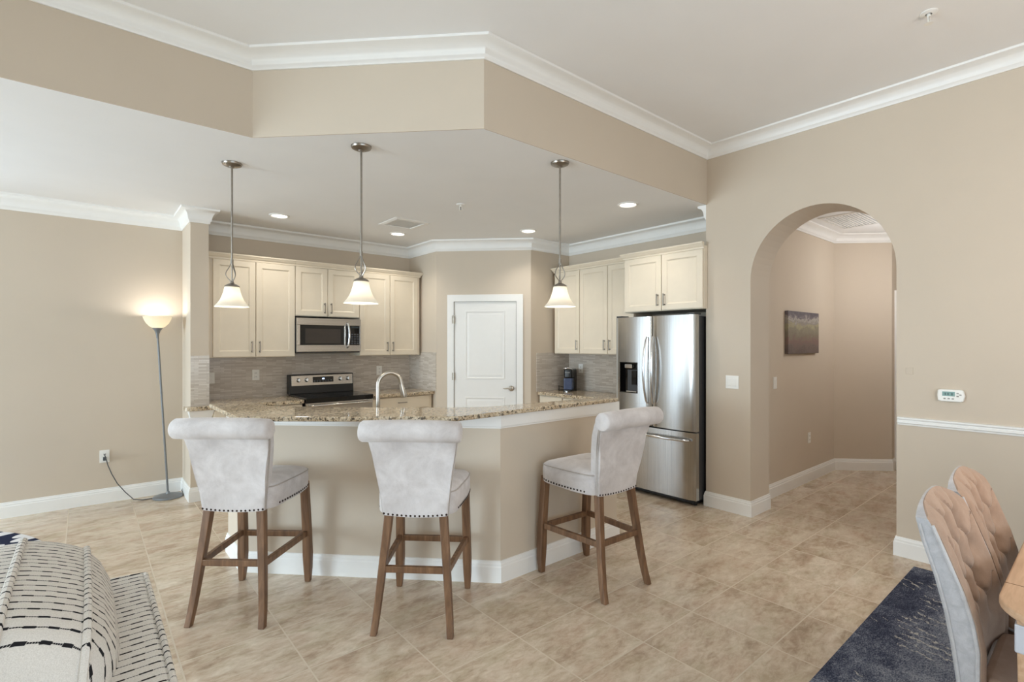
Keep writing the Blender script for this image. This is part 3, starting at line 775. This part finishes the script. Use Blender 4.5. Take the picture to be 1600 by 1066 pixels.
# ------------------------------------------------------------------ ceiling fixtures
def downlight(loc, label):
    t = thing('recessed_light', label, 'ceiling light', loc, 0, 'recessed ceiling lights')
    MB().lathe([(.072, 0), (.095, 0), (.095, -.004), (.088, -.008), (.078, -.010), (.072, -.004)], n=40, cap=False).build('trim_ring', 'trim', t, smooth=True)
    MB().lathe([(.0, -.003), (.04, -.003), (.074, -.002), (.074, 0), (0, 0)], n=32).build('lens', 'lens', t)
    l = bpy.data.lights.new('downlight', 'SPOT'); l.energy = 20; l.color = (1, .95, .86); l.spot_size = R(130); l.spot_blend = .8; l.shadow_soft_size = .07
    o = bpy.data.objects.new('downlight', l); C.objects.link(o); o.parent = t; o.location = (0, 0, -.03)
downlight((1.51, 5.40, ZK), 'recessed light above the left upper cabinets')
downlight((2.825, 5.395, ZK), 'recessed light beside the ceiling vent')
downlight((3.90, 4.30, ZK), 'recessed light in front of the pantry door')
downlight((3.875, 2.90, ZK), 'recessed light in front of the fridge')
vt = thing('ceiling_vent', 'square white louvered vent in the kitchen ceiling', 'vent', (2.635, 4.893, ZK), 0)
vf = MB().prism([(-.2, -.2), (.2, -.2), (.2, .2), (-.2, .2)], -.004, 0)
vf = MB().sweep([(-.155, -.155), (.155, -.155), (.155, .155), (-.155, .155)], [(0, 0), (.045, 0), (.045, -.004), (.012, -.012), (0, -.012)], 0, True)
vf.build('frame', 'trim', vt)
MB().box(-.155, .155, -.155, .155, -.0015, -.0005).build('duct_backing', 'trim', vt)
for k in range(9):
    y = -.135 + k*.034
    MB().add([(-.153, y-.009, -.006), (.153, y-.009, -.006), (.153, y+.015, -.004), (-.153, y+.015, -.004), (-.153, y-.008, -.0075), (.153, y-.008, -.0075), (.153, y+.016, -.0055), (-.153, y+.016, -.0055)], [(0, 1, 2, 3), (7, 6, 5, 4), (0, 4, 5, 1), (1, 5, 6, 2), (2, 6, 7, 3), (3, 7, 4, 0)]).build('louver', 'trim', vt)
hv = thing('return_grille', 'square return air grille in the hall ceiling', 'vent', (6.2, 1.62, 2.81), 0)
MB().sweep([(-.33, -.33), (.33, -.33), (.33, .33), (-.33, .33)], [(0, 0), (.03, 0), (.03, -.006), (0, -.012)], 0, True).build('frame', 'trim', hv)
hb = MB()
for k in range(22): hb.box(-.33, .33, -.325+k*.03, -.309+k*.03, -.008, -.001)
hb.build('grille', 'trim', hv)
MB().box(-.33, .33, -.33, .33, -.0012, -.0004).build('filter_backing', 'greymetal', hv)
def sprinkler(loc, label):
    t = thing('fire_sprinkler', label, 'sprinkler', loc, 0)
    MB().lathe([(.040, 0), (.040, -.004), (.028, -.010), (.016, -.010), (.016, 0)], n=28).build('escutcheon', 'trim', t, smooth=True)
    b = MB().cyl((0, 0, -.008), (0, 0, -.022), .009)
    for s_ in (-1, 1): b.tube([(s_*.008, 0, -.02), (s_*.015, 0, -.034), (s_*.012, 0, -.05), (0, 0, -.058)], .003, 8)
    b.build('frame', 'plastic', t, smooth=True)
    MB().cyl((0, 0, -.022), (0, 0, -.054), .0025).build('bulb', 'darkgrey', t)
    MB().lathe([(.001, -.058), (.02, -.059), (.021, -.061), (.001, -.0615)], n=20).build('deflector', 'plastic', t, smooth=True)
sprinkler((3.556, .656, ZU), 'white fire sprinkler on the high ceiling, upper right')
sprinkler((2.68, 3.89, ZK), 'small white fire sprinkler on the kitchen ceiling')

# ------------------------------------------------------------------ pendants
def pendant(loc, label):
    t = thing('pendant_light', label, 'pendant light', loc, 0, 'pendant lights over the bar')
    MB().lathe([(.001, -.034), (.014, -.034), (.02, -.026), (.045, -.022), (.062, -.014), (.066, -.004), (.066, 0)], n=36).build('canopy', 'nickeldark', t, smooth=True)
    MB().cyl((0, 0, -.03), (0, 0, -.70), .0065, n=12).cyl((0, 0, -.69), (0, 0, -.72), .010, n=12).build('rod', 'nickeldark', t, smooth=True)
    cg = MB()
    for k in range(3):
        a = 2*pi*k/3 + .5; p = []
        for u in [i/14 for i in range(15)]:
            r = .006 + .034*sin(pi*u**1.6)**1.3
            p.append((r*cos(a+.5*u), r*sin(a+.5*u), -.70-.15*u))
        cg.tube(p, .0032, 8)
    cg.cyl((0, 0, -.70), (0, 0, -.87), .0045, n=10)
    cg.build('wire_cage', 'nickeldark', t, smooth=True)
    MB().lathe([(.004, -.845), (.012, -.850), (.014, -.862), (.030, -.868), (.048, -.880), (.050, -.888), (.02, -.889)], n=32).build('socket_cap', 'nickeldark', t, smooth=True)
    pr = [(.046, -.884), (.049, -.895), (.054, -.920), (.063, -.95), (.076, -.98), (.093, -1.006), (.108, -1.022), (.114, -1.030)]
    inn = [(r-.003, z) for r, z in pr[::-1]]
    MB().lathe(pr + inn, n=48, cap=False).build('shade', 'shade', t, smooth=True)
    MB().lathe([(.001, -.995), (.02, -.985), (.026, -.965), (.018, -.935), (.012, -.91), (.012, -.89)], n=20).build('bulb', emit('bulb_glow', (255, 244, 226), 6.0) if 'bulb_glow' not in bpy.data.materials else bpy.data.materials['bulb_glow'], t, smooth=True)
    l = bpy.data.lights.new('pendant_bulb', 'POINT'); l.energy = 3.2; l.color = (1, .92, .80); l.shadow_soft_size = .03
    o = bpy.data.objects.new('pendant_bulb', l); C.objects.link(o); o.parent = t; o.location = (0, 0, -1.0)
pendant((.813, 4.06, ZK), 'leftmost glass bell pendant, hanging before the left cabinets')
pendant((1.395, 3.17, ZK), 'middle glass bell pendant, right of the microwave')
pendant((2.612, 2.545, ZK), 'rightmost glass bell pendant, near the fridge')

# ------------------------------------------------------------------ floor lamp
fl = thing('floor_lamp', 'grey torchiere floor lamp with glowing white bowl', 'lamp', (.63, 5.96, 0))
MB().lathe([(.125, 0), (.128, .006), (.12, .018), (.08, .028), (.02, .036), (.012, .06)], n=40).build('base', 'greymetal', fl, smooth=True)
MB().cyl((0, 0, .03), (-.085, 0, 1.62), .0095, n=14).build('pole', 'greymetal', fl, smooth=True)
MB().lathe([(.010, 1.56), (.014, 1.60), (.026, 1.635), (.042, 1.655), (.044, 1.66), (.01, 1.66)], (-.085, 0, 0), 28).build('cup', 'greymetal', fl, smooth=True)
bp_ = [(.035, 1.658), (.065, 1.675), (.092, 1.705), (.110, 1.74), (.121, 1.772)]
MB().lathe(bp_ + [(r-.003, z+.001) for r, z in bp_[::-1]], (-.085, 0, 0), 44, cap=False).build('shade', 'lampbowl', fl, smooth=True)
MB().lathe([(.001, 1.735), (.018, 1.728), (.024, 1.71), (.014, 1.68), (.012, 1.66)], (-.085, 0, 0), 18).build('bulb', bpy.data.materials['bulb_glow'], fl, smooth=True)
cdp = [(-.483, .158, .46), (-.483, .13, .455), (-.475, .12, .43), (-.46, .12, .36), (-.43, .125, .27), (-.39, .11, .18), (-.33, .09, .09), (-.27, .05, .02), (-.20, .03, .006), (-.12, .03, .006)]
MB().tube(cdp, .0042, 8).tube([(.12, .03, .01), (.15, .04, .02), (.155, .06, .045), (.13, .07, .05), (.12, .05, .03), (.135, .03, .008)], .004, 8).build('power_cord', 'cord', fl, smooth=True)
MB().box(-.496, -.470, .135, .170, .405, .437).build('plug', 'cord', fl, bevel=.004)
l = bpy.data.lights.new('lamp_bulb', 'POINT'); l.energy = 4.2; l.color = (1, .96, .90); l.shadow_soft_size = .03
o = bpy.data.objects.new('lamp_bulb', l); C.objects.link(o); o.parent = fl; o.location = (-.085, 0, 1.745)

# ------------------------------------------------------------------ bar stools
def lerp_prof(pts, z):
    for (z0, v0), (z1, v1) in zip(pts, pts[1:]):
        if z <= z1: return v0 + (v1-v0)*max(0, (z-z0)/(z1-z0))
    return pts[-1][1]
def make_stool(label, loc, rz):
    t = thing('bar_stool', label, 'bar stool', loc, rz, 'upholstered stools at the bar')
    ST = .31
    for s_ in (-1, 1):
        # rear leg: sabre curve splaying back and out
        rg_ = []
        for u in [k/8 for k in range(9)]:
            z = .64*u; x = s_*(.200 - .057*u); y = -.272 + .10*u**.75 if u > 0 else -.272
            w = .034 + .010*u
            rg_.append([(x+a*w/2, y+b*w/2, z) for a, b in ((-1, -1), (1, -1), (1, 1), (-1, 1))])
        MB().rings(rg_).build('leg', 'wood', t, bevel=.004)
        rg_ = []
        for z, w, d in ((0, .030, 0), (.006, .034, 0), (.08, .044, .004), (.17, .050, .003), (.30, .048, 0), (.64, .046, -.025)):
            x = s_*(.213 - .012*z/.64); y = .262 + d
            rg_.append([(x+a*w/2, y+b*w/2, z) for a, b in ((-1, -1), (1, -1), (1, 1), (-1, 1))])
        MB().rings(rg_).build('leg', 'wood', t, bevel=.005)
        MB().beam((s_*.176, -.205, ST+.005), (s_*.206, .255, ST), .024, .036, xdir=(1, 0, 0)).build('stretcher', 'wood', t, bevel=.003)
    MB().beam((-.18, -.217, ST+.01), (.18, -.217, ST+.01), .024, .034, xdir=(0, 1, 0)).build('stretcher', 'wood', t, bevel=.003)
    MB().beam((-.206, .255, ST-.005), (.206, .255, ST-.005), .026, .034, xdir=(0, 1, 0)).build('stretcher', 'wood', t, bevel=.003)
    # seat: rounded box, domed top, lower edge that dips to the middle of each side
    n = 44; rings = []
    def edge(a, f):
        ca, sa = cos(a), sin(a); e = .22
        x = math.copysign(abs(ca)**e, ca); y = math.copysign(abs(sa)**e, sa)
        wx = .236 if y > 0 else .236 - .03*abs(y)
        return x*wx*f, .035 + y*.222*f, x, y
    for f, z in ((.0, .607), (.9, .607), (.985, .600), (1.0, .606), (1.008, .65), (1.006, .700), (.985, .722), (.93, .735), (.75, .748), (.45, .756), (.0, .758)):
        ring = []
        for k in range(n):
            x, y, ex, ey = edge(2*pi*k/n + .01, max(f, .001))
            zz = z
            if z < .62: zz = z + .012*(max(0, ey)**2) - .006*(1-abs(ex))*0
            ring.append((x, y, zz))
        rings.append(ring)
    seat = MB().rings(rings, cap=False).build('seat', 'velvet', t, smooth=True)
    pts = []
    for k in range(n):
        x, y, ex, ey = edge(2*pi*k/n + .01, .995); pts.append((x, y, .7185))
    MB().tube(pts, .004, 6, closed=True).build('seam', 'pipebrown', seat, smooth=True)
    # back panel
    wp = [(.59, .172), (.70, .182), (.82, .198), (.92, .216), (.99, .229), (1.06, .236), (1.14, .236)]
    rear = [(-.205, .598), (-.212, .68), (-.222, .77), (-.236, .86), (-.252, .93), (-.268, .985), (-.285, 1.02)]
    topc = [(-.262, 1.092), (-.236, 1.075)]
    frontp = [(-.212, 1.03), (-.185, .96), (-.164, .87), (-.150, .78), (-.142, .70), (-.138, .61)]
    prof = rear + topc + frontp
    rings = []
    for u in [-1, -.97, -.9, -.6, -.3, 0, .3, .6, .9, .97, 1]:
        inset = .006 if abs(u) == 1 else (.002 if abs(u) == .97 else 0)
        cy_ = -.19
        rings.append([(u*lerp_prof(wp, z) , y + (inset if y < -.2 - (z-.6)*.14 else -inset) + (.006*(1-u*u) if z > .68 else 0) - .012*(1-abs(u)**3)*(1 if i < len(rear) else 0)*0, z - (.010*(1-u*u) if z < .615 else 0)) for i, (y, z) in enumerate(prof)])
    bkr = MB().rings(rings).build('backrest', 'velvet', t, smooth=True)
    # scroll roll on top
    rr = []
    for x, r in ((-.262, .002), (-.262, .034), (-.258, .047), (-.248, .054), (-.15, .0565), (0, .057), (.15, .0565), (.248, .054), (.258, .047), (.262, .034), (.262, .002)):
        rr.append([(x, -.298 + r*cos(a)*1.05, 1.060 + r*sin(a) - .004*(x/.26)**2) for a in [2*pi*k/28 for k in range(28)]])
    MB().rings(rr).build('scroll_top', 'velvet', t, smooth=True)
    for s_ in (-1, 1):
        pp = [(s_*(lerp_prof(wp, z)+.001), y+.012, z) for y, z in rear]
        pq = [(s_*(lerp_prof(wp, z)+.001), y+.024, z) for y, z in rear]
        MB().tube(pp, .003, 6).tube(pq, .0025, 6).build('seam', 'pipebrown', bkr, smooth=True)
    # nailheads along the lower edges
    nl = MB()
    def nail(p, nrm):
        nrm = Vector(nrm).normalized(); p = Vector(p)
        a = nrm.orthogonal().normalized(); b = nrm.cross(a); r_ = .0062
        rg2 = [[p + nrm*h*r_ + r_*q*(cos(2*pi*k/8)*a + sin(2*pi*k/8)*b) for k in range(8)] for h, q in ((-.1, 1), (.3, .85), (.55, .45), (.6, .05))]
        nl.rings(rg2)
    for k in range(15):
        u = -1 + 2*k/14; nail((u*.167, -.2055+.006*0, .606 - .010*(1-u*u)), (0, -1, 0))
    dense = [Vector((*edge(2*pi*k/400 + .001, 1.004)[:2], 0)) for k in range(401)]
    acc = 0
    for a, b in zip(dense, dense[1:]):
        L = (b.xy-a.xy).length; m_ = max(1, int(L/.002))
        for q in range(m_):
            acc += L/m_
            if acc < .0235: continue
            acc = 0; p = a.lerp(b, q/m_); dd = b.xy-a.xy
            if p.y < -.135: continue
            nail((p.x, p.y, .617 + .012*max(0, (p.y-.035)/.222)**2), (dd.y, -dd.x, 0))
    nl.build('nailhead_trim', 'nail', t, smooth=True)
    return t
make_stool('leftmost upholstered bar stool, before the left end of the bar', (.755, 3.225, 0), R(-42))
stool = [o for o in C.objects if o.name == 'bar_stool'][0]
dup(stool, (1.478, 2.512, 0), R(-43.5), 'middle upholstered bar stool, seen square from behind at the bar')
dup(stool, (2.52, 2.155, 0), R(-2), 'rightmost upholstered bar stool, standing before the fridge')

# ------------------------------------------------------------------ armchair, lower left
ac = thing('armchair', 'cream armchair with dashed dark stripes in the left foreground', 'armchair', (0, 0, 0))
def softbox(x0, x1, y0, y1, z0, z1): return MB().box(x0, x1, y0, y1, z0, z1)
softbox(-.02, .150, 1.10, 1.965, .12, .785).build('back_frame', 'stripes', ac, bevel=.022, seg=4)
MB().tube([(.145, 1.12, .779), (.148, 1.5, .782), (.147, 1.95, .779)], .007, 8).tube([(.147, 1.952, .779), (.06, 1.96, .781), (-.01, 1.955, .779)], .006, 8).tube([(.147, 1.957, .77), (.147, 1.957, .15)], .006, 8).build('piping', 'stripes', ac, smooth=True)
softbox(-.80, -.02, 1.80, 1.965, .12, .60).build('arm', 'stripes', ac, bevel=.03, seg=4)
softbox(-.80, -.02, 1.10, 1.265, .12, .60).build('arm', 'stripes', ac, bevel=.03, seg=4)
softbox(-.78, -.02, 1.27, 1.795, .12, .32).build('seat_base', 'stripes', ac)
softbox(-.82, -.10, 1.275, 1.79, .322, .47).build('seat_cushion', 'stripes', ac, bevel=.04, seg=4)
for x in (-.74, .08):
    for y in (1.16, 1.90): MB().cyl((x, y, 0), (x, y, .13), .018, .028).build('leg', 'wood', ac, smooth=True)
# back cushion: band between two pipings, domed faces
cy0, cz0, hy, hz_ = 1.632, .70, .325, .218
def outline(f, n=64):
    o = []
    for k in range(n):
        a = 2*pi*k/n; e = .30
        y = math.copysign(abs(cos(a))**e, cos(a)); z = math.copysign(abs(sin(a))**e, sin(a))
        o.append((cy0 + y*hy*f, cz0 + z*hz_*f + .012*(1-y*y)*(z > 0)*f))
    return o
def lean(x, y, z): return (x + .10*(z-.9), y, z - .42*x)
rings = []
for x, f in ((-.285, .02), (-.28, .3), (-.262, .55), (-.232, .76), (-.185, .91), (-.132, .985), (-.125, 1.0), (-.10, 1.018), (-.06, 1.028), (-.02, 1.018), (.0, 1.0), (.006, .985), (.035, .90), (.058, .76), (.072, .55), (.078, .3), (.08, .02)):
    rings.append([lean(x, y, z) for y, z in outline(f)])
bc = MB().rings(rings).build('back_cushion', 'stripes', ac, smooth=True)
for x in (-.128, .003):
    MB().tube([lean(x, y, z) for y, z in outline(1.004)], .0085, 8, closed=True).build('piping', 'stripes', bc, smooth=True)

# ------------------------------------------------------------------ rugs
rl = MB().lathe([(.001, .012), (1.13, .012), (1.17, .010), (1.18, .002), (1.18, .0005)], n=96).build('round_rug', 'rugleaf', loc=(-1.38, 4.90, 0))
tag(rl, 'round navy rug with pale leaf pattern, left edge', 'rug')
rr_ = MB().box(1.6, 4.28, -1.6, .868, .0005, .010).build('area_rug', 'rug', bevel=.003)
tag(rr_, 'distressed navy area rug under the dining chairs', 'rug')

# ------------------------------------------------------------------ dining table and chairs
dt = thing('dining_table', 'light oak dining table with rounded corner, right edge', 'table', (0, 0, 0))
tp = rbox(1.925, 3.75, -.80, .222, .17, 10)
MB().prism(tp, .735, .76).build('tabletop', 'tablewood', dt, bevel=.006, seg=3)
MB().box(2.20, 2.203, -.79, .2205, .7595, .7606).build('leaf_seam', 'wood', dt)
MB().box(2.01, 3.66, .135, .16, .65, .735).box(2.01, 3.66, -.74, -.715, .65, .735).box(2.01, 2.035, -.72, .14, .65, .735).box(3.635, 3.66, -.72, .14, .65, .735).build('apron', 'palemetal', dt)
for x, y in ((2.030, .145), (3.64, .145), (2.030, -.725), (3.64, -.725)):
    MB().beam((x, y, .011), (x, y, .733), .045, .045, .065, .065).build('leg', 'tablewood', dt, bevel=.004)
    MB().box(x-.036, x+.036, y-.036, y+.036, .64, .72).build('bracket', 'palemetal', dt, bevel=.004)
def make_dchair(label, loc):
    # local: chair faces -y, base on the rug
    t = thing('dining_chair', label, 'dining chair', loc, 0, 'tufted dining chairs')
    hw = .222
    rear = [(.092, .30), (.108, .463), (.1185, .55), (.136, .66), (.160, .762), (.191, .863), (.211, .955), (.214, 1.0)]
    frt = [(.050, .30), (.052, .49), (.051, .562), (.0625, .643), (.084, .721), (.122, .825), (.160, .923), (.192, .965), (.200, 1.0)]
    tufts = []
    for r in range(4):
        for c_ in range(3 if r % 2 == 0 else 2):
            tufts.append(((c_-1)*.125 if r % 2 == 0 else (c_-.5)*.125, .60+.092*r))
    nx, nz = 52, 60
    def zc(u, x): return u*(.932 + .052*(1-abs(x/hw)**2.2)) + (1-u)*.40
    def bar(x, z=1.0): return .034*(1-(x/hw)**2)*max(0, min(1, (1.0-z)/.25))
    def fy(x, z):
        y = lerp_prof([(b, a) for a, b in frt], z)
        d = 0
        for tx, tz in tufts:
            q = ((x-tx)**2 + (z-tz)**2)
            d += .032*math.exp(-q/.0009)
            # diagonal creases
        for tx, tz in tufts:
            for sx in (-1, 1):
                ddx = x-tx; ddz = z-tz
                if 0 < ddz < .092:
                    e = abs(ddx - sx*ddz*.0625/.092)
                    d += .019*math.exp(-(e/.009)**2)
        e = max(0, (abs(x)-hw+.03)/.03); d += .016*e*e
        return y - .018*min(1, max(0, (1.0-z)/.12)) + d*min(1, max(0.0, (.99-z)/.06)) + bar(x, z)
    W_ = nx+1
    def sheet(fn):
        v = []
        for j in range(nz+1):
            for i in range(nx+1):
                x = -hw + 2*hw*i/nx; v.append(fn(x, zc(j/nz, x), j/nz))
        return v
    def shell(fa, fb):
        v = sheet(fa) + sheet(fb); base = W_*(nz+1); f = []
        for j in range(nz):
            for i in range(nx):
                a = j*W_+i; f.append((a, a+1, a+W_+1, a+W_)); f.append((base+a, base+a+W_, base+a+W_+1, base+a+1))
            for i in (0, nx):
                a = j*W_+i; f.append((a, a+W_, base+a+W_, base+a))
        for i in range(nx):
            a = nz*W_+i; f.append((a, a+1, base+a+1, base+a)); f.append((i, i+1, base+i+1, base+i))
        return MB().add(v, f)
    def fr_(x, z, u): return (x, fy(x, z) + (.010*((u-.95)/.05)**2 if u > .95 else 0), z)
    def mid(x, z, u):
        y0 = lerp_prof([(b, a) for a, b in frt], z) + bar(x, z); y1 = lerp_prof([(b, a) for a, b in rear], z) + bar(x)
        return (x*.995, min(y0 + .010, y1-.004), z - .002)
    def rr_(x, z, u): return (x, lerp_prof([(b, a) for a, b in rear], z) + bar(x), z)
    bk_ = shell(lambda x, z, u: (x, mid(x, z, u)[1] - .001, z), rr_).build('backrest', 'linen', t, smooth=True)
    shell(fr_, mid).build('tufted_panel', 'tan', t, smooth=True)
    for tx, tz in tufts:
        MB().lathe([(.001, -.006), (.008, -.004), (.010, 0), (.008, .004)], (tx, fy(tx, tz)-.001, tz), 12, 'y').build('tuft_button', 'tan', bk_, smooth=True)
    for s_ in (-1, 1):
        x = s_*(hw+.001)
        p = [(x, lerp_prof([(b, a) for a, b in frt], z) + .006, z) for z in [.40+.0272*k for k in range(20)]]
        q = [(x, lerp_prof([(b, a) for a, b in rear], z)-.008, z) for z in [.40+.0515*k for k in range(11)]]
        MB().tube(p, .0055, 8).tube(q, .004, 8).build('piping', 'piping', bk_, smooth=True)
    # seat
    st = MB().prism(rbox(-.205, .205, -.40, .055, .04), .36, .485).build('seat', 'tan', t, bevel=.022, seg=4, smooth=True)
    MB().tube([(x, y, .468) for x, y in rbox(-.207, .207, -.402, .057, .04)], .005, 8, closed=True).build('piping', 'piping', st, smooth=True)
    for s_ in (-1, 1):
        MB().beam((s_*.175, -.36, 0), (s_*.175, -.36, .37), .028, .028, .04, .04).build('leg', 'wood', t, bevel=.003)
        MB().beam((s_*.175, .09, 0), (s_*.17, .035, .37), .028, .028, .04, .04).build('leg', 'wood', t, bevel=.003)
    return t
dcr = make_dchair('nearer tufted grey dining chair at the table end', (2.275, .206, .0125))
dup(dcr, (2.745, .204, .0125), 0, 'farther tufted grey dining chair, behind the nearer one')
# warm light of the unseen dining chandelier; added unseen fill for the hall
point('dining_chandelier_bulbs', (2.75, -.45, 1.75), 22, (1, .80, .62), .2)
point('hall_fill_light', (6.5, 1.1, 2.2), 19, (.97, .98, 1), .2)
